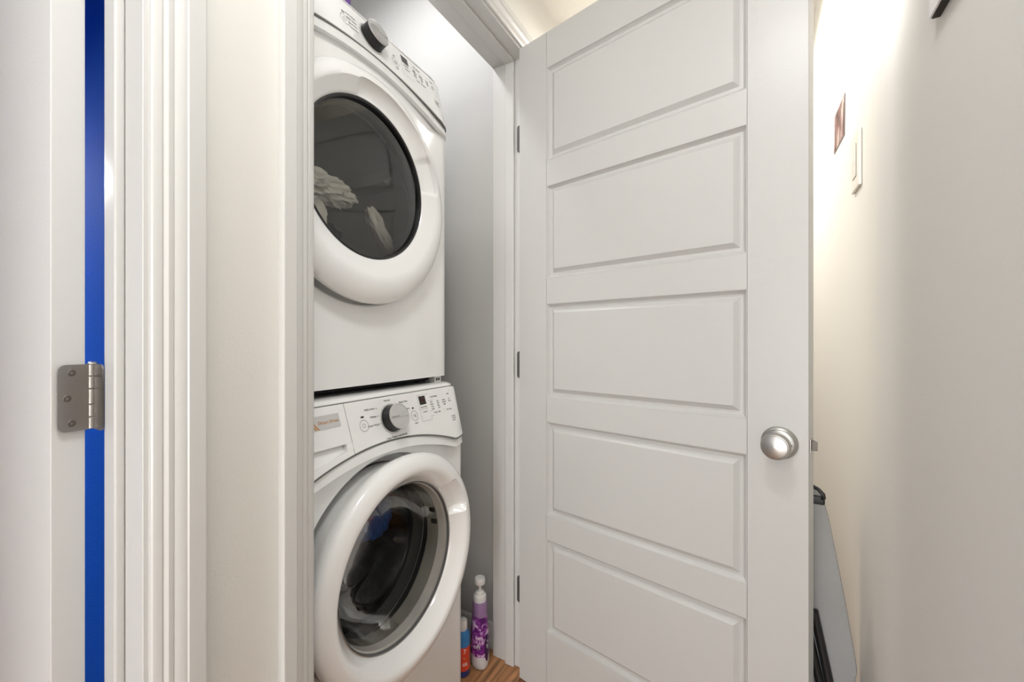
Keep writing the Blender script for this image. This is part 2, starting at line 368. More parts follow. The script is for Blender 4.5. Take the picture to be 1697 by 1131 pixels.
# ------------------------------------------------------------------ stacked washer and dryer
HWD, CR, DEP = .343, .034, .72
def lean(v): return .016 - (v - .832) * .344
def seam(u): return max(.8035, .851 - .70 * u * u) if abs(u) < .26 else .8035 + max(0, (.851 - .70 * .0676 - .8035)) * max(0, (.343 - abs(u)) / .083)
def cols(u0, u1, n, left=False, right=False, k=6):
    c = []
    if left:
        for i in range(k): a = R(90 * i / k); c.append((-HWD + CR - CR * math.cos(a), CR - CR * math.sin(a)))
    for i in range(n + 1): c.append((u0 + (u1 - u0) * i / n, 0))
    if right:
        for i in range(1, k + 1): a = R(90 * i / k); c.append((HWD - CR + CR * math.sin(a), CR - CR * math.cos(a)))
    return c
def swp(u, v): e = max(0, (abs(u) - .255) / .088); return .021 * e * e * (3 - 2 * e) * (1 - .85 * max(0, min(1, (v - .80) / .15)))
def shell(name, cs, vb, vt, wf, m, parent, thick=.010, rows=6, edge=.0012, sweep=1):
    nr = rows; out = []; inn = []
    # a rounded rim: first/last rows sit slightly back
    ts = [0, .012] + [i / nr for i in range(1, nr)] + [.988, 1]
    for t in ts:
        ro = []; ri = []
        for i, (u, dr) in enumerate(cs):
            v = vb(u) + (vt(u) - vb(u)) * t; dr = dr + sweep * swp(u, v); wv = wf(v) - dr
            if t in (0, 1) or (i in (0, len(cs) - 1) and cs[i][1] == 0): wv -= edge
            ro.append((u, -wv, v)); ri.append((u, -(wf(v) - dr - thick), v))
        out.append(ro); inn.append(ri)
    mb = MB(); mb.grid(out); n = len(cs); b2 = len(mb.v); mb.grid(inn, flip=True); L = len(ts)
    for j in range(n - 1):
        mb.f.append([j, b2 + j, b2 + j + 1, j + 1]); q = (L - 1) * n
        mb.f.append([q + j, q + j + 1, b2 + q + j + 1, b2 + q + j])
    for i in range(L - 1):
        mb.f.append([i * n, (i + 1) * n, b2 + (i + 1) * n, b2 + i * n]); q = n - 1
        mb.f.append([i * n + q, b2 + i * n + q, b2 + (i + 1) * n + q, (i + 1) * n + q])
    return mb.build(name, m, parent, smooth=40, wn=True)
def fw(v): return lean(v)
def top_edge(u):
    e = abs(u) - (HWD - CR - .012)
    return .953 if e < 0 else .953 - .011 * min(1, e / (CR + .012)) ** 2
TXR = (math.atan2(math.cos(math.atan(.344)), math.sin(math.atan(.344))), 0, 0)
def on(u, v, out=.0006): return (u, -(lean(v) - swp(u, v) + out), v)
def ftext(parent, s, u, v, size=.0062, align='CENTER', m=None, name='printed_text'):
    return text(name, s, size, on(u, v), TXR, m or M_PRINT, parent, align)
def fring(parent, u, v, r, t=.0005, name='button_ring', m=None):
    rows = []
    for rr in (r - t, r + t):
        rows.append([on(u + rr * math.cos(2 * math.pi * k / 32), v + rr * math.sin(2 * math.pi * k / 32), .0005) for k in range(32)])
    return MB().grid(rows, close=True).build(name, m or M_PRINT, parent)
def fquad(parent, u0, u1, v0, v1, name, m, out=.0005):
    return obj(name, [on(u0, v0, out), on(u1, v0, out), on(u1, v1, out), on(u0, v1, out)], [[0, 1, 2, 3]], m, parent, recalc=False)
def fline(parent, u0, v0, u1, v1, t=.00045, name='print_line'):
    d = Vector((u1 - u0, v1 - v0)); nn = Vector((-d.y, d.x)).normalized() * t
    q = [(u0 + nn.x, v0 + nn.y), (u0 - nn.x, v0 - nn.y), (u1 - nn.x, v1 - nn.y), (u1 + nn.x, v1 + nn.y)]
    return obj(name, [on(a, b, .0005) for a, b in q], [[0, 1, 2, 3]], M_PRINT, parent, recalc=False)

def appliance(root, vc, washer):
    dpt = .058 if washer else .030
    RR = .258 if washer else .284           # recess around the porthole
    UC, HS = (.004, 1) if washer else (-.016, .62)
    # cabinet: front with a round opening, rounded corners, sides
    m = MB(); n = 96; rings = []
    ub, vb0, vt0 = HWD - CR, .018, .842
    def rect(a):
        cx_, sx_ = math.cos(a), math.sin(a); k = 1e9
        if abs(cx_) > 1e-9: k = min(k, ub / abs(cx_))
        if sx_ > 1e-9: k = min(k, (vt0 - vc) / sx_)
        if sx_ < -1e-9: k = min(k, (vc - vb0) / -sx_)
        return k * cx_, vc + k * sx_
    angs = sorted([2 * math.pi * k / n for k in range(n)] + [math.atan2(v - vc, u) % (2 * math.pi) for u in (-ub, ub) for v in (vb0, vt0)])
    row_o = [(rect(a)[0], 0, rect(a)[1]) for a in angs]
    rin = [(UC + RR * math.cos(a), 0, vc + RR * math.sin(a)) for a in angs]
    mid = [tuple((Vector(p) + Vector(q)) / 2) for p, q in zip(row_o, rin)]
    r2 = [(UC + (RR - .004) * math.cos(a), .003, vc + (RR - .004) * math.sin(a)) for a in angs]
    r3 = [(UC + (RR - .010) * math.cos(a), dpt, vc + (RR - .010) * math.sin(a)) for a in angs]
    r4 = [(UC + .205 * math.cos(a), dpt + .002, vc + .205 * math.sin(a)) for a in angs]
    m.grid([row_o, mid, rin, r2, r3, r4], close=True)
    vs_ = [(.018, 0), (.80, 0), (.835, .008), (.935, .040)]
    for sg in (-1, 1):
        rows = []
        for v, back in vs_:
            row = []
            for i in range(9):
                a = R(90 * i / 8); row.append((sg * (HWD - CR + CR * math.sin(a)), CR - CR * math.cos(a) + back, v))
            row += [(sg * HWD, CR + .05, v), (sg * HWD, DEP, v)]
            rows.append(row)
        m.grid(rows, flip=sg > 0)
    m.box(-HWD + .002, HWD - .002, DEP - .002, DEP, .018, .95)
    cab = m.build('cabinet', M_WHITE, root, smooth=35, recalc=False, wn=True)
    bmx = bmesh.new(); bmx.from_mesh(cab.data); bmesh.ops.remove_doubles(bmx, verts=bmx.verts, dist=.0002)
    bmesh.ops.recalc_face_normals(bmx, faces=bmx.faces); bmx.to_mesh(cab.data); bmx.free()
    # base
    box('base', -HWD + .02, HWD - .02, .035, DEP - .02, .006, .020, M_DARK, root)
    for sx in (-1, 1):
        for yy in (.07, DEP - .08):
            MB().lathe([(.0001, -.0005), (.02, -.0005), (.02, .006), (.009, .008), (.009, .02), (.0001, .02)], 16, c=(sx * (HWD - .06), yy, 0)).build('foot', M_BLACK, root, smooth=40)
    # lid
    lv = [(.002, .9546), (0, .9552), (0, .9572), (.003, .9605), (.009, .9638), (.018, .9656), (.034, .9666)]
    rows = []
    for ins, v in lv:
        hw, y0, r_ = HWD - .001 - ins * .8, .0262 + ins, .056
        row = [(-hw, DEP - .002, v)]
        for i in range(9): a = R(90 * i / 8); row.append((-hw + r_ - r_ * math.cos(a), y0 + r_ - r_ * math.sin(a), v))
        for i in range(9): a = R(90 * i / 8); row.append((hw - r_ + r_ * math.sin(a), y0 + r_ - r_ * math.cos(a), v))
        row.append((hw, DEP - .002, v)); rows.append(row)
    mb = MB(); mb.grid(rows, close=True); k = len(rows[0]); mb.f.append([len(mb.v) - k + i for i in range(k)])
    mb.build('lid', M_WHITE, root, smooth=40)
    # band under the control panel
    shell('trim_band', cols(-HWD + CR, HWD - CR, 40, True, True), lambda u: seam(u) - .027, lambda u: seam(u) - .0016, lambda v: lean(v) * .5 + .003, M_WHITE, root, thick=.014, rows=4, edge=.0025, sweep=.75)
    # dark joint behind the seams
    shell('joint', cols(-.121, HWD - CR, 30, False, True) if washer else cols(-HWD + CR, HWD - CR, 40, True, True), lambda u: seam(u) - .004, lambda u: .9562 if abs(u) < .29 else top_edge(u) + .002, lambda v: lean(v) - .0018, M_LINE, root, thick=.006, rows=4, edge=0)
    if washer:
        shell('joint', cols(-HWD + CR, -.121, 14, True, False), lambda u: seam(u) - .004, lambda u: seam(u) + .004, lambda v: lean(v) - .0018, M_LINE, root, thick=.006, rows=3, edge=0)
        shell('joint', cols(-HWD + CR, -.121, 14, True, False), lambda u: .947, lambda u: .9562 if abs(u) < .29 else top_edge(u) + .002, lambda v: lean(v) - .0018, M_LINE, root, thick=.006, rows=3, edge=0)
    split = -.108 if washer else -.9
    if washer:
        fascia = shell('control_panel', cols(split + .0007, HWD - CR, 32, False, True), lambda u: seam(u) + .0006, top_edge, fw, M_FASCIA, root, rows=8, edge=.001)
    else:
        fascia = shell('control_panel', cols(-HWD + CR, HWD - CR, 40, True, True), lambda u: seam(u) + .0006, top_edge, fw, M_FASCIA, root, rows=8, edge=.001)
    # porthole ring, with a finger recess on the inner slope at the right
    if washer: prof = [(.224, -.050), (.236, .000), (.252, .034), (.2595, .050), (.2620, .060), (.2612, .068), (.2560, .0755), (.246, .0815), (.2330, .0852), (.2240, .0850), (.2175, .0815), (.205, .067), (.196, .0555), (.1925, .050), (.1905, .042)]
    else: prof = [(.250, -.028), (.262, .000), (.2735, .014), (.2775, .021), (.2785, .027), (.2770, .033), (.270, .0405), (.257, .0475), (.2420, .0520), (.2310, .0520), (.2250, .0495), (.209, .040), (.196, .0325), (.1905, .029), (.1885, .024)]
    a0, a1 = (R(14), R(46)) if washer else (R(8), R(36))
    dz_in = 0 if washer else .022
    nseg = 180; rows = []
    for i, (r, hh) in enumerate(prof):
        row = []
        for kx in range(nseg):
            a = 2 * math.pi * kx / nseg; rr, h2 = r, hh; vv = vc + dz_in * max(0, min(1, (i - 5) / 7))
            if not washer and R(36) <= a < R(104) and 9 <= i <= 13:
                e = min(1, min((a - R(33)), (R(104) - a)) / R(3)); rr += .006 * e * (.8, 1, .7, .4, .1)[i - 9]; h2 -= .006 * e * (0, .6, 1, .7, .2)[i - 9]
            if a0 < a < a1 and 9 <= i <= 13:
                e = min((a - a0), (a1 - a)) / R(3); e = min(1, e)
                rr += .014 * e * (.6, .9, .7, .4, .1)[i - 9]; h2 -= .020 * HS * e * (0, .8, 1, .7, .2)[i - 9]
            row.append((UC + rr * math.cos(a), -h2, vv + rr * math.sin(a)))
        rows.append(row)
    ring = MB().grid(rows, close=True).build('porthole_door', M_WHITE, root, smooth=38)
    if washer:
        C = (UC, 0, vc)
        MB().lathe([(.1925, .047), (.1895, .0475), (.1880, .044), (.1875, .038), (.1830, .036), (.1800, .022), (.1765, -.004), (.1740, -.018)], 96, axis='w', c=C).build('chrome_bezel', M_CHROME, ring, smooth=40)
        MB().lathe([(.1890, .0476), (.1870, .0482), (.1855, .0470), (.1855, .0420)], 96, axis='w', c=C).build('seal_ring', M_RUBBER, ring, smooth=40)
        MB().lathe([(.1875, .036), (.1840, .033), (.1780, .012), (.1700, -.030), (.1610, -.058), (.148, -.080), (.128, -.100), (.112, -.112), (.106, -.120), (.101, -.117), (.094, -.124), (.06, -.133), (.02, -.137), (.0001, -.1375)], 96, axis='w', c=C).build('glass_bowl', M_GLASS_W, ring, smooth=60)
        MB().lathe([(.226, -.056), (.214, -.054), (.207, -.058), (.210, -.066), (.200, -.078), (.192, -.086), (.196, -.100), (.204, -.108)], 96, axis='w', c=C).build('rubber_gasket', M_RUBBER, root, smooth=50)
        MB().lathe([(.202, -.106), (.216, -.112), (.250, -.118), (.252, -.42), (.235, -.45), (.10, -.455), (.06, -.435), (.0001, -.430)], 96, axis='w', c=C).build('drum', M_STEEL, root, smooth=40)
        for kx in range(3):
            a = R(100 + 120 * kx); ca, sa = math.cos(a), math.sin(a); mm = MB(); rows = []
            for yy in (.13, .16, .36, .41):
                hgt = .05 if .14 < yy < .4 else .004
                rows.append([((rr * ca - tt * sa), yy, vc + rr * sa + tt * ca) for rr, tt in ((.251, -.035), (.251 - hgt * .8, -.012), (.251 - hgt, 0), (.251 - hgt * .8, .012), (.251, .035))])
            mm.grid(rows).build('drum_paddle', M_STEEL, root, smooth=50)
        # strike slots in the bezel
        for aa, rr in ((8, .1705), (20, .172)):
            a = R(aa); o = box('catch_slot', -.003, .003, -.012, .006, -.006, .006, M_BLACK, ring, bevel=.001)
            o.location = (UC + .1765 * math.cos(a), -.002, vc + .1765 * math.sin(a)); o.rotation_euler = (0, -a, 0)
    else:
        MB().lathe([(.1905, .0275), (.1870, .0295), (.1835, .0275), (.1825, .021), (.1835, .011)], 96, axis='w', c=(UC, 0, vc + dz_in)).build('black_gasket', M_BLACK, ring, smooth=40)
        MB().lathe([(.1840, .0200), (.150, .0225), (.10, .0250), (.05, .0260), (.0001, .0263)], 96, axis='w', c=(UC, 0, vc + dz_in)).build('window_glass', M_GLASS_D, ring, smooth=60)
        MB().lathe([(.1860, .018), (.182, .0), (.192, -.020), (.215, -.034)], 96, axis='w', c=(UC, 0, vc + dz_in * .5)).build('door_liner', M_GALV, ring, smooth=40)
        MB().lathe([(.215, -.034), (.218, -.050), (.252, -.062), (.252, -.44), (.24, -.455), (.0001, -.460)], 96, axis='w', c=(UC, 0, vc)).build('drum', M_GALV, root, smooth=40)
        for kx in range(3):
            a = R(30 + 120 * kx); ca, sa = math.cos(a), math.sin(a); mm = MB(); rows = []
            for yy in (.07, .10, .38, .43):
                hgt = .05 if .09 < yy < .4 else .004
                rows.append([(UC + (rr * ca - tt * sa), yy, vc + rr * sa + tt * ca) for rr, tt in ((.251, -.03), (.251 - hgt * .8, -.012), (.251 - hgt, 0), (.251 - hgt * .8, .012), (.251, .03))])
            mm.grid(rows).build('drum_paddle', M_GALV, root, smooth=50)
    # dial
    du, dvv = (.024, .899) if washer else (.020, .899)
    tilt = math.atan(.344)
    dl = empty('dial_axis', (0, 0, 0)); bpy.data.objects.remove(dl)
    base = MB().lathe([(.0385, .0002), (.0385, .0022), (.0365, .0030), (.0355, .0030), (.0350, .0022), (.0335, .0018)], 48, axis='w').build('dial', M_SILVER, fascia, smooth=40)
    base.location = on(du, dvv, 0); base.rotation_euler = (-tilt, 0, 0)
    MB().lathe([(.0335, .001), (.0330, .004), (.0318, .024), (.0318, .027)], 48, axis='w').build('dial_grip', M_BLACK, base, smooth=40)
    MB().lathe([(.0322, .026), (.0328, .0275), (.0322, .0300), (.0295, .0306), (.0285, .0300), (.015, .0312), (.0001, .0316)], 48, axis='w').build('dial_cap', M_SILVER, base, smooth=30)
    box('dial_ridge', -.027, .027, -.0335, -.030, -.0032, .0032, M_SILVER, base, bevel=.0012)
    fquad_l = obj('dial_mark', [(-.028, -.0342, -.0008), (-.006, -.0342, -.0008), (-.006, -.0342, .0008), (-.028, -.0342, .0008)], [[0, 1, 2, 3]], M_PRINT, base, recalc=False)
    # printed markings
    if washer:
        for s, u, v, al in (('Normal', du - .002, .944, 'CENTER'), ('Bulky Items', -.024, .9305, 'RIGHT'), ('Whites', -.024, .9120, 'RIGHT'), ('Quick Wash', -.022, .8930, 'RIGHT'), ('Heavy Duty', .062, .9340, 'LEFT'), ('Delicates', .070, .9150, 'LEFT'), ('Rinse', .071, .8940, 'LEFT'), ('Clean Washer with affresh', du + .004, .8555, 'CENTER')):
            ftext(fascia, s, u, v, .0066, al)
        for v in (.9305, .9120, .8930): fline(fascia, -.022, v, -.0145, v + (.901 - v) * .06)
        fring(fascia, -.066, .897, .0125); fring(fascia, -.066, .897, .0042, name='power_symbol'); fquad(fascia, -.0705, -.0615, .9145, .9185, 'indicator', M_BLACK)
        fring(fascia, .108, .893, .0125); ftext(fascia, '>||', .108, .893, .010); fquad(fascia, .1045, .1115, .9110, .9150, 'indicator', M_BLACK)
        ftext(fascia, 'hold', .108, .874, .006)
        b0, b1, c0, c1 = .134, .292, .873, .9425
        for a in ((b0, c1, b1, c1), (b0, c0, b0, c1), (b0, c0, .1755, c0), (.1755, c0, .1755, c0 + .009), (.1755, c0 + .009, b1, c0 + .009), (.1755, .9235, b1, .9235), (b0, .9045, .172, .9045), (.1755, .896, b1, .896), (.238, .882, .238, .896)): fline(fascia, *a, t=.0003)
        fquad(fascia, .140, .1675, .9165, .9395, 'display', M_DISP)
        text('digits', '0:48', .0085, on(.154, .928, .0009), TXR, mat('dim_digits', (.12, .02, .012), .5), fascia)
        ftext(fascia, 'Delay Wash', .153, .9100, .0055); ftext(fascia, 'Control', .153, .8970, .0055)
        ftext(fascia, 'Cycle Status', .205, .9330, .0065); ftext(fascia, 'Add', .274, .9330, .0065)
        for i, cw in enumerate((('Hot', 'Warm', 'Cool', 'Cold'), ('Fast', 'Med', 'Slow', 'Off'), ('Heavy', 'Normal', 'Light'), ('On', 'Extra'))):
            for j, s in enumerate(cw): ftext(fascia, s, .190 + .0285 * i, .9185 - .0062 * j, .0056)
        ftext(fascia, 'Temp   Spin', .205, .8890, .0062); ftext(fascia, 'Soil  Rinse', .262, .8890, .0062)
        for j, s in enumerate(('steam clean', 'fresh hold', 'presoak')): ftext(fascia, s, .272, .8680 - .0062 * j, .0056)
        for j in range(3): fring(fascia, .3035, .838 - .008 * j, .0028, .0003, name='mark')
        # detergent drawer
        wf = fw; dc0 = cols(-HWD + CR, -.152, 10, True, False); dc1 = cols(-.152, split - .0007, 3); dr = empty('detergent_drawer', (0, 0, 0), 0, root)
        bpy.data.objects.remove(dr)
        face = shell('detergent_drawer', cols(-HWD + CR, split - .0007, 14, True, False), lambda u: .868, top_edge, fw, M_FASCIA, root, rows=6, edge=.001)
        shell('drawer_lip', cols(-HWD + CR, split - .0007, 14, True, False), lambda u: seam(u) + .0006, lambda u: seam(u) + .013, fw, M_FASCIA, face, rows=3, edge=.001)
        shell('drawer_side', cols(-.125, split - .0007, 3), lambda u: seam(u) + .013, lambda u: .868, fw, M_FASCIA, face, rows=3, edge=0)
        shell('handle_recess', cols(-HWD + CR, -.123, 10), lambda u: seam(u) + .006, lambda u: .872, lambda v: lean(v) - .006 - .008 * max(0, min(1, (v - .835) / .035)), M_FASCIA, face, thick=.003, rows=6, edge=0)
        fquad(face, -.206, -.128, .907, .936, 'sticker', M_STICK, .0005)
        text('sticker_text', 'Direct Drive', .0098, on(-.183, .9215, .0009), TXR, M_ORANGE, face, 'LEFT')
        for off in (0, .006):
            mm = MB(); rows = []
            for i in range(9):
                t = i / 8; uu = -.203 + off + .012 * t * t; vv = .934 - .025 * t; rows.append([on(uu, vv, .0009), on(uu + .0018 + .002 * t, vv, .0009)])
            mm.grid(rows).build('sticker_swoosh', M_ORANGE, face, recalc=False)
    else:
        fring(fascia, -.064, .893, .0125); fring(fascia, -.064, .893, .0042, name='power_symbol'); fquad(fascia, -.0685, -.0595, .911, .915, 'indicator', M_BLACK)
        for j, s in enumerate(('Heavy Duty', 'Bulky Items', 'Quick Dry', 'Timed Dry')): ftext(fascia, s, -.026, .918 - .012 * j, .0062, 'RIGHT')
        fring(fascia, .104, .890, .0125); ftext(fascia, '>||', .104, .890, .010); fquad(fascia, .1005, .1075, .908, .912, 'indicator', M_BLACK)
        ftext(fascia, 'hold', .104, .871, .006)
        b0, b1, c0, c1 = .130, .292, .873, .9425
        for a in ((b0, c0, b0, .905), (b0, c0, .1755, c0), (.1755, c0 + .009, b1, c0 + .009), (.1755, .9235, b1, .9235), (b0, .9045, .172, .9045), (.1755, .896, b1, .896)): fline(fascia, *a, t=.0003)
        fquad(fascia, .140, .1675, .9165, .9395, 'display', M_DISP)
        ftext(fascia, 'Sensing', .153, .9100, .0055); ftext(fascia, 'Control', .153, .8970, .0055)
        ftext(fascia, 'Dry Status', .205, .9330, .0065); ftext(fascia, 'Less', .274, .9330, .0065)
        for i, cw in enumerate((('High', 'Medium', 'Low', 'Extra'), ('More', 'Normal', 'Less', 'Off'), ('Loud', 'Soft', 'Off'), ('On', 'Steam'))):
            for j, s in enumerate(cw): ftext(fascia, s, .190 + .0285 * i, .9185 - .0062 * j, .0056)
        ftext(fascia, 'Temp   Dryness', .210, .8890, .0062)
        for j, s in enumerate(('wrinkle shield', 'damp dry', 'static reduce')): ftext(fascia, s, .272, .8680 - .0062 * j, .0056)
        for j in range(3): fring(fascia, .3035, .838 - .008 * j, .0028, .0003, name='mark')
    return fascia
EPS = R(2.7)
UV = Vector((-math.sin(EPS), math.cos(EPS))); WV = Vector((math.cos(EPS), math.sin(EPS)))
OW = Vector((-.7798, .7263)); OD = Vector((-.8340, .7120)); ZD = .967
washer = tag(empty('washing_machine', (OW.x, OW.y, 0), R(90) + EPS), 'white front loading washing machine with dark glass porthole, standing on the closet floor', 'washing machine')
dryer = tag(empty('tumble_dryer', (OD.x, OD.y, ZD), R(90) + EPS), 'white front loading tumble dryer stacked on top of the washing machine', 'tumble dryer')
appliance(washer, .558, True)
appliance(dryer, .497, False)
br = box('stacking_bracket', HWD - .060, HWD - .028, .010, .034, -.0005, .017, M_PLAST, dryer, bevel=.001)
for i in range(2): box('bracket_slot', HWD - .054 + .011 * i, HWD - .047 + .011 * i, .0095, .012, .004, .012, M_BLACK, br)
def wloc(O, u, wv, v): q = O + UV * u + WV * wv; return Vector((q.x, q.y, v))

# laundry
def crumple(name, loc, size, rz, m, label, cat, seed, amp=.35, rough=2.2, tilt=0, group=None):
    bm = bmesh.new(); bmesh.ops.create_icosphere(bm, subdivisions=5, radius=1)
    for v in bm.verts:
        p = v.co.copy(); n_ = p.normalized()
        q = p * rough + Vector((seed * 3.1, seed * 1.7, seed))
        rid = 1 - abs(noise.noise(q)) * 2; rid2 = 1 - abs(noise.noise(q * 2.3)) * 2
        v.co = n_ * (1 + amp * (.6 * rid + .3 * rid2 - .5))
        v.co = Vector((v.co.x * size[0], v.co.y * size[1], v.co.z * size[2]))
    me = bpy.data.meshes.new(name); 
    for fa in bm.faces: fa.smooth = True
    bm.to_mesh(me); bm.free(); me.materials.append(m)
    o = bpy.data.objects.new(name, me); o.location = loc; o.rotation_euler = (0, tilt, rz); link(o)
    return tag(o, label, cat, group)
M_LW = mat('white_cotton', (.90, .87, .81), .9, bump=.4, bscale=500)
M_LD = mat('black_cotton', (.022, .022, .024), .9, bump=.4, bscale=400)
M_LP = mat('pink_cotton', (.55, .03, .16), .9, bump=.4, bscale=400)
M_LB = mat('blue_matte', (.05, .20, .75), .9, bump=.4, bscale=400)
RZ = R(90) + EPS
LG = 'laundry in the tumble dryer'
crumple('white_shirt', wloc(OD, -.055, -.115, 1.486), (.105, .05, .034), RZ, M_LW, 'white crumpled cloth lying across the top of the laundry in the dryer', 'clothes', 3, .5, 2.4, R(6), LG)
crumple('dark_garment', wloc(OD, -.010, -.225, 1.352), (.120, .072, .090), RZ, M_LD, 'black crumpled garment under the white cloth in the dryer', 'clothes', 8, .35, 1.6, 0, LG)
crumple('white_sock', wloc(OD, .125, -.085, 1.412), (.072, .022, .024), RZ, M_LW, 'white sock hanging down at the right inside the dryer', 'sock', 5, .3, 1.2, R(52), LG)
crumple('white_towel', wloc(OD, -.098, -.075, 1.392), (.03, .03, .045), RZ, M_LW, 'small white cloth at the lower left inside the dryer window', 'clothes', 11, .4, 1.8, 0, LG)
crumple('pink_garment', wloc(OD, .075, -.10, 1.282), (.070, .040, .026), RZ, M_LP, 'pink cloth at the bottom of the dryer window', 'clothes', 14, .4, 2.0, 0, LG)
crumple('blue_lump', wloc(OW, .150, -.205, .575), (.060, .045, .075), RZ, M_LB, 'blue crumpled shape behind the washing machine porthole', 'clothes', 21, .4, 1.6)  # blue shape set inside the drum behind the glass bowl

# box on the dryer
pb = tag(empty('detergent_box', (*wloc(OD, -.066, -.168, 0).xy, ZD + .9667), RZ), 'purple carton standing on top of the tumble dryer', 'box')
M_PURP = mat('purple_card', (.13, .035, .28), .45, var=.15, vscale=20)
box('carton', -.115, .115, -.055, .055, 0, .22, M_PURP, pb, bevel=.002)
box('lid_flap', -.116, .116, -.056, .056, .195, .222, mat('violet_card', (.22, .08, .42), .45), pb, bevel=.002)

# ------------------------------------------------------------------ bottles beside the washer
def bottle_purple():
    b = tag(empty('pump_bottle', (-.800, 1.158, 0), R(-35)), 'purple patterned bottle with a white pump beside the washing machine', 'bottle')
    def sq(prof, name, m, parent, ex=.80, n=40):
        rows = []
        for r, z in prof: rows.append([(r * math.cos(2 * math.pi * k / n), r * ex * math.sin(2 * math.pi * k / n), z) for k in range(n)])
        return MB().grid(rows, close=True).build(name, m, parent, smooth=40)
    pm = bpy.data.materials.new('purple_label'); pm.use_nodes = True; nt = pm.node_tree; bs = nt.nodes['Principled BSDF']; bs.inputs['Roughness'].default_value = .3
    tc = nt.nodes.new('ShaderNodeTexCoord'); vo = nt.nodes.new('ShaderNodeTexNoise'); vo.inputs['Scale'].default_value = 55; vo.inputs['Detail'].default_value = 2; vo.inputs['Distortion'].default_value = 1.2
    cr = nt.nodes.new('ShaderNodeValToRGB'); e = cr.color_ramp.elements; e[0].position = .36; e[0].color = (.085, .008, .13, 1); e[1].position = .66; e[1].color = (.80, .62, .82, 1)
    e2 = cr.color_ramp.elements.new(.5); e2.color = (.28, .03, .34, 1)
    nt.links.new(tc.outputs['Object'], vo.inputs['Vector']); nt.links.new(vo.outputs[0], cr.inputs[0]); nt.links.new(cr.outputs[0], bs.inputs['Base Color'])
    M_LIL = mat('lilac_plastic', (.36, .22, .42), .25)
    M_PALE = mat('pale_plastic', (.74, .73, .76), .3)
    body = sq([(.0001, .0006), (.027, .0006), (.031, .004), (.0335, .02), (.0335, .045)], 'bottle_body', M_PALE, b)
    sq([(.0337, .045), (.0340, .075), (.0330, .110), (.0300, .145), (.0270, .172)], 'label_sleeve', pm, b)
    sq([(.0270, .172), (.0262, .190), (.0268, .206), (.0250, .214), (.014, .217)], 'shoulder', M_LIL, b)
    MB().lathe([(.0001, .214), (.0185, .214), (.0190, .217), (.0190, .233), (.0175, .236), (.0135, .238), (.0130, .245), (.0100, .248), (.0001, .248)], 32).build('pump_collar', M_PLAST, b, smooth=35)
    MB().lathe([(.0045, .246), (.0045, .270), (.0055, .272), (.0150, .272), (.0160, .275), (.0160, .289), (.0145, .292), (.0001, .293)], 32).build('pump_head', M_PLAST, b, smooth=35)
    # dark oval badge on the right of the sleeve
    rows = []
    for i in range(11):
        z = .028 + .092 * i / 10; hw = .011 * math.sqrt(max(0, 1 - ((i - 5) / 5.0) ** 2)) + .0005
        row = []
        for j in range(5):
            a = R(24) + (j - 2) / 2 * hw / .034; row.append((.0346 * math.cos(a), .0346 * .8 * math.sin(a), z))
        rows.append(row)
    MB().grid(rows).build('badge', mat('deep_purple', (.045, .008, .075), .3), b, smooth=60, recalc=True)
    for s, z, sz, a in (('oft', .082, .020, -42), ('S', .080, .018, 22), ('c', .098, .013, 24)):
        aa = R(a); text('label_text', s, sz, (.0358 * math.cos(aa), .0358 * .8 * math.sin(aa), z), (R(90), 0, aa + R(90)), M_PLAST, b)
    b.scale = (1.12, 1.12, 1.0)
    return b
bottle_purple()
rb = tag(empty('stain_bottle', (-.826, 1.0960, 0), R(-45)), 'red labelled bottle with blue shoulder and white cap, half hidden behind the washer', 'bottle')
M_RED = mat('red_label', (.72, .07, .03), .35, var=.2, vscale=25); M_BL = mat('blue_plastic', (.04, .22, .52), .3)
MB().lathe([(.0001, .0006), (.0215, .0006), (.0235, .003), (.0240, .022)], 32).build('bottle_base', mat('navy_plastic', (.02, .05, .22), .3), rb, smooth=40)
MB().lathe([(.0241, .022), (.0241, .098)], 32).build('label_sleeve', M_RED, rb, smooth=40)
MB().lathe([(.0240, .098), (.0238, .118), (.0225, .124), (.0235, .128), (.0220, .136), (.0150, .146)], 32).build('shoulder', M_BL, rb, smooth=40)
MB().lathe([(.0135, .144), (.0155, .147), (.0155, .170), (.0130, .177), (.0001, .179)], 32).build('cap', M_PLAST, rb, smooth=35)
for s, z, sz, a in (('ot', .046, .020, 10), ('7', .086, .020, 8), ('-', .066, .016, 4)):
    aa = R(a); text('label_text', s, sz, (.0246 * math.cos(aa), .0246 * math.sin(aa), z), (R(90), 0, aa + R(90)), M_PLAST, rb)

# ------------------------------------------------------------------ right wall: switch, photo, picture
sw = tag(empty('light_switch', (XR, 1.163, 1.488), R(-90)), 'ivory rocker light switch on the right wall beside the open door', 'light switch')
box('switch_plate', -.037, .037, -.006, 0, -.061, .061, M_IVORY, sw, bevel=.0022)
bz = box('rocker_frame', -.0175, .0175, -.0068, -.005, -.035, .035, M_LINE, sw)
m = MB(); m.v = [(-.0165, -.0070, -.034), (.0165, -.0070, -.034), (.0165, -.0095, 0), (-.0165, -.0095, 0), (.0165, -.0075, .034), (-.0165, -.0075, .034), (-.0165, -.004, -.034), (.0165, -.004, -.034), (.0165, -.004, .034), (-.0165, -.004, .034)]
m.f = [[0, 1, 2, 3], [3, 2, 4, 5], [6, 7, 1, 0], [5, 4, 8, 9], [7, 8, 4, 2, 1], [6, 0, 3, 5, 9], [6, 9, 8, 7]]
m.build('rocker', M_IVORY, sw)
for z in (-.048, .048): MB().lathe([(.0001, .0068), (.0026, .0066), (.0032, .0058)], 12, axis='w', c=(0, 0, z)).build('screw', M_IVORY, sw)
ph = tag(empty('photo_print', (XR - .0002, 1.385, 1.667), R(-90)), 'small unframed colour photo print stuck on the right wall above the switch', 'photo')
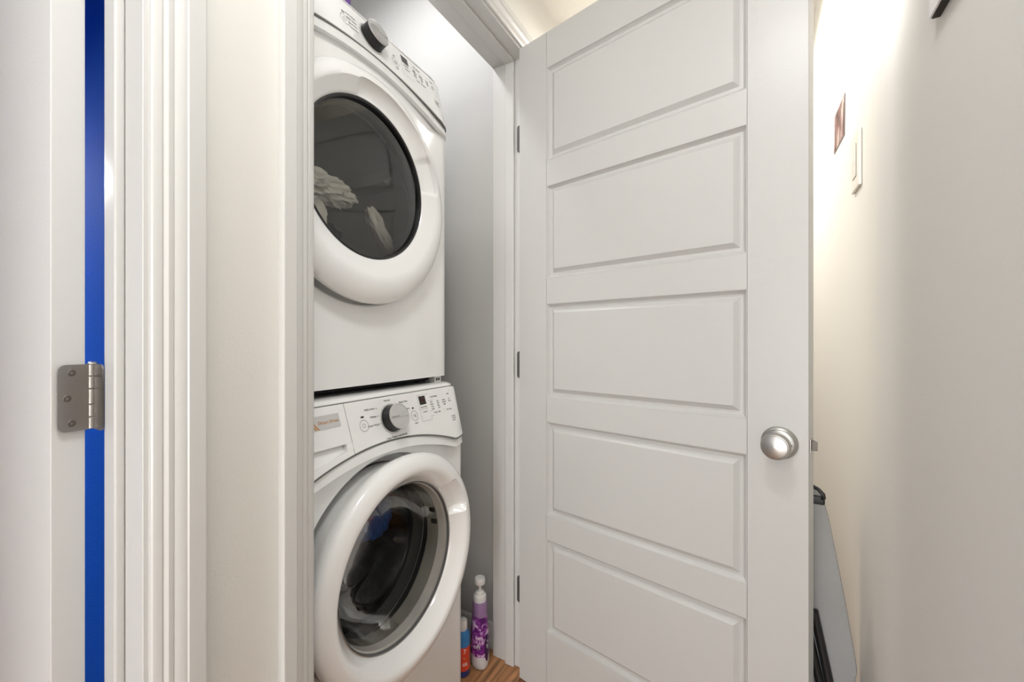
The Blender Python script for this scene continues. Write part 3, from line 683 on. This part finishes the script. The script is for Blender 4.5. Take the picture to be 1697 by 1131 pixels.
ph.rotation_euler = (0, R(3.5), R(-90))
pmt = bpy.data.materials.new('photo_picture'); pmt.use_nodes = True; nt = pmt.node_tree; bs = nt.nodes['Principled BSDF']; bs.inputs['Roughness'].default_value = .25
tc = nt.nodes.new('ShaderNodeTexCoord'); mp = nt.nodes.new('ShaderNodeMapping'); mp.inputs['Scale'].default_value = (26, 1, 9); n1 = nt.nodes.new('ShaderNodeTexNoise'); n1.inputs['Scale'].default_value = 1.3; n1.inputs['Detail'].default_value = 3
cr = nt.nodes.new('ShaderNodeValToRGB'); e = cr.color_ramp.elements; e[0].position = .35; e[0].color = (.07, .045, .04, 1); e[1].position = .66; e[1].color = (.72, .62, .58, 1); ee = e.new(.5); ee.color = (.30, .16, .15, 1)
nt.links.new(tc.outputs['Object'], mp.inputs[0]); nt.links.new(mp.outputs[0], n1.inputs['Vector']); nt.links.new(n1.outputs[0], cr.inputs[0]); nt.links.new(cr.outputs[0], bs.inputs['Base Color'])
box('print_sheet', -.076, .076, -.0012, 0, -.051, .051, mat('photo_paper', (.20, .17, .155), .4), ph)
box('picture_face', -.073, .073, -.0016, -.0011, -.048, .048, pmt, ph)
pf = tag(empty('picture_frame', (XR, .50, 1.494), R(-90)), 'white faced picture with dark edges hanging high on the right wall', 'picture')
fb = box('frame_back', -.205, .205, -.008, 0, 0, .50, mat('dark_frame', (.015, .010, .008), .5), pf, bevel=.0008)
box('frame_face', -.2045, .2045, -.0105, -.0081, .001, .499, mat('frame_white', (.80, .79, .77), .4), pf, bevel=.0006)
box('picture_print', -.15, .15, -.0109, -.0104, .06, .44, mat('print_grey', (.45, .44, .42), .5, var=.5, vscale=12), pf)

# ------------------------------------------------------------------ ironing board behind the door
ib = tag(empty('ironing_board', (.062, 1.135, 0)), 'grey covered ironing board with a black hook, standing folded behind the open door', 'ironing board')
M_IB = mat('grey_canvas', (.30, .30, .295), .9, bump=.35, bscale=600, var=.06, vscale=6)
out = []
NZ = [(.772, .030), (.768, .050), (.755, .068), (.735, .0765), (.705, .0835), (.60, .101), (.50, .117), (.40, .131), (.38, .1325), (.372, .129), (.20, .1315), (.08, .1325), (.022, .1305), (.012, .122)]
for z, hwid in NZ: out.append((hwid, z))
poly = [(hh, z) for hh, z in out] + [(-hh, z) for hh, z in reversed(out)]
n = len(poly); v = [(p[0], 0, p[1]) for p in poly] + [(p[0], .018, p[1]) for p in poly]
f = [list(range(n)), [n + i for i in range(n)][::-1]] + [[i, (i + 1) % n, n + (i + 1) % n, n + i] for i in range(n)]
obj('board_cover', v, f, M_IB, ib, bevel=.004, segs=2)
MB().tube([(.070, .002, .744), (.0735, -.006, .750), (.072, -.008, .758), (.064, -.002, .766), (.050, .006, .772), (.0, .008, .775), (-.05, .006, .770), (-.064, .004, .748)], .0042, 8).build('hook', M_BLACK, ib, smooth=50)
box('nose_band', .030, .0765, -.004, .021, .732, .752, M_BLACK, ib, bevel=.004)
for pts in ([(.055, -.012, .50), (.092, -.012, .30), (.118, -.012, .006)], [(.030, -.012, .52), (.075, -.012, .30), (.098, -.012, .006)], [(-.02, -.012, .60), (.02, -.012, .30), (.06, -.012, .02)]):
    MB().tube(pts, .0085, 10).build('leg', M_BLACK, ib, smooth=50)

# ------------------------------------------------------------------ ceiling lamps
def lamp(name, x, y, key, label, r=.14, zc=HC):
    pw, colr = LAMPS[key]
    e = tag(empty(name, (x, y, zc)), label, 'ceiling lamp')
    if zc < HC: MB().tube([(0, 0, -.001), (0, 0, HC - zc - .001)], .004, 8).build('cord', M_BLACK, e, smooth=40)
    MB().lathe([(.0001, -.0003), (r * .92, -.0003), (r * .92, -.018), (r * .86, -.022), (.0001, -.022)], 40).build('lamp_base', M_NICKEL, e, smooth=35)
    em = mat('lamp_glass_' + key, colr, .4, emit=2.5)
    MB().lathe([(r * .90, -.020), (r, -.028), (r * .98, -.040), (r * .85, -.056), (r * .55, -.068), (.0001, -.072)], 40).build('lamp_shade', em, e, smooth=60)
    L = bpy.data.lights.new(name + '_light', 'AREA'); L.shape = 'DISK'; L.size = 2 * r; L.energy = pw; L.color = colr
    lo = bpy.data.objects.new('lamp_light', L); lo.location = (0, 0, -.080); link(lo, e)
    return e
lamp('ceiling_lamp', -.32, -1.25, 'hall_near', 'round ceiling lamp over the near end of the hallway', .10)
lamp('ceiling_lamp', -.15, .14, 'hall_mid_fill', 'added round fill lamp over the hallway in front of the closet', .14)  # extra lamp added to brighten the machines and even out the hall
lamp('ceiling_lamp', -.24, 1.75, 'hall_far', 'warm round ceiling lamp in the hallway beyond the open door', .13)
lamp('ceiling_lamp', -1.10, .80, 'closet', 'small round ceiling lamp inside the laundry closet', .08, HK)
lamp('blue_fill_lamp', -1.90, .10, 'blue', 'added small hanging fill lamp in the blue side room', .10, 1.72)  # unseen lamp added and hung low to light the blue wall
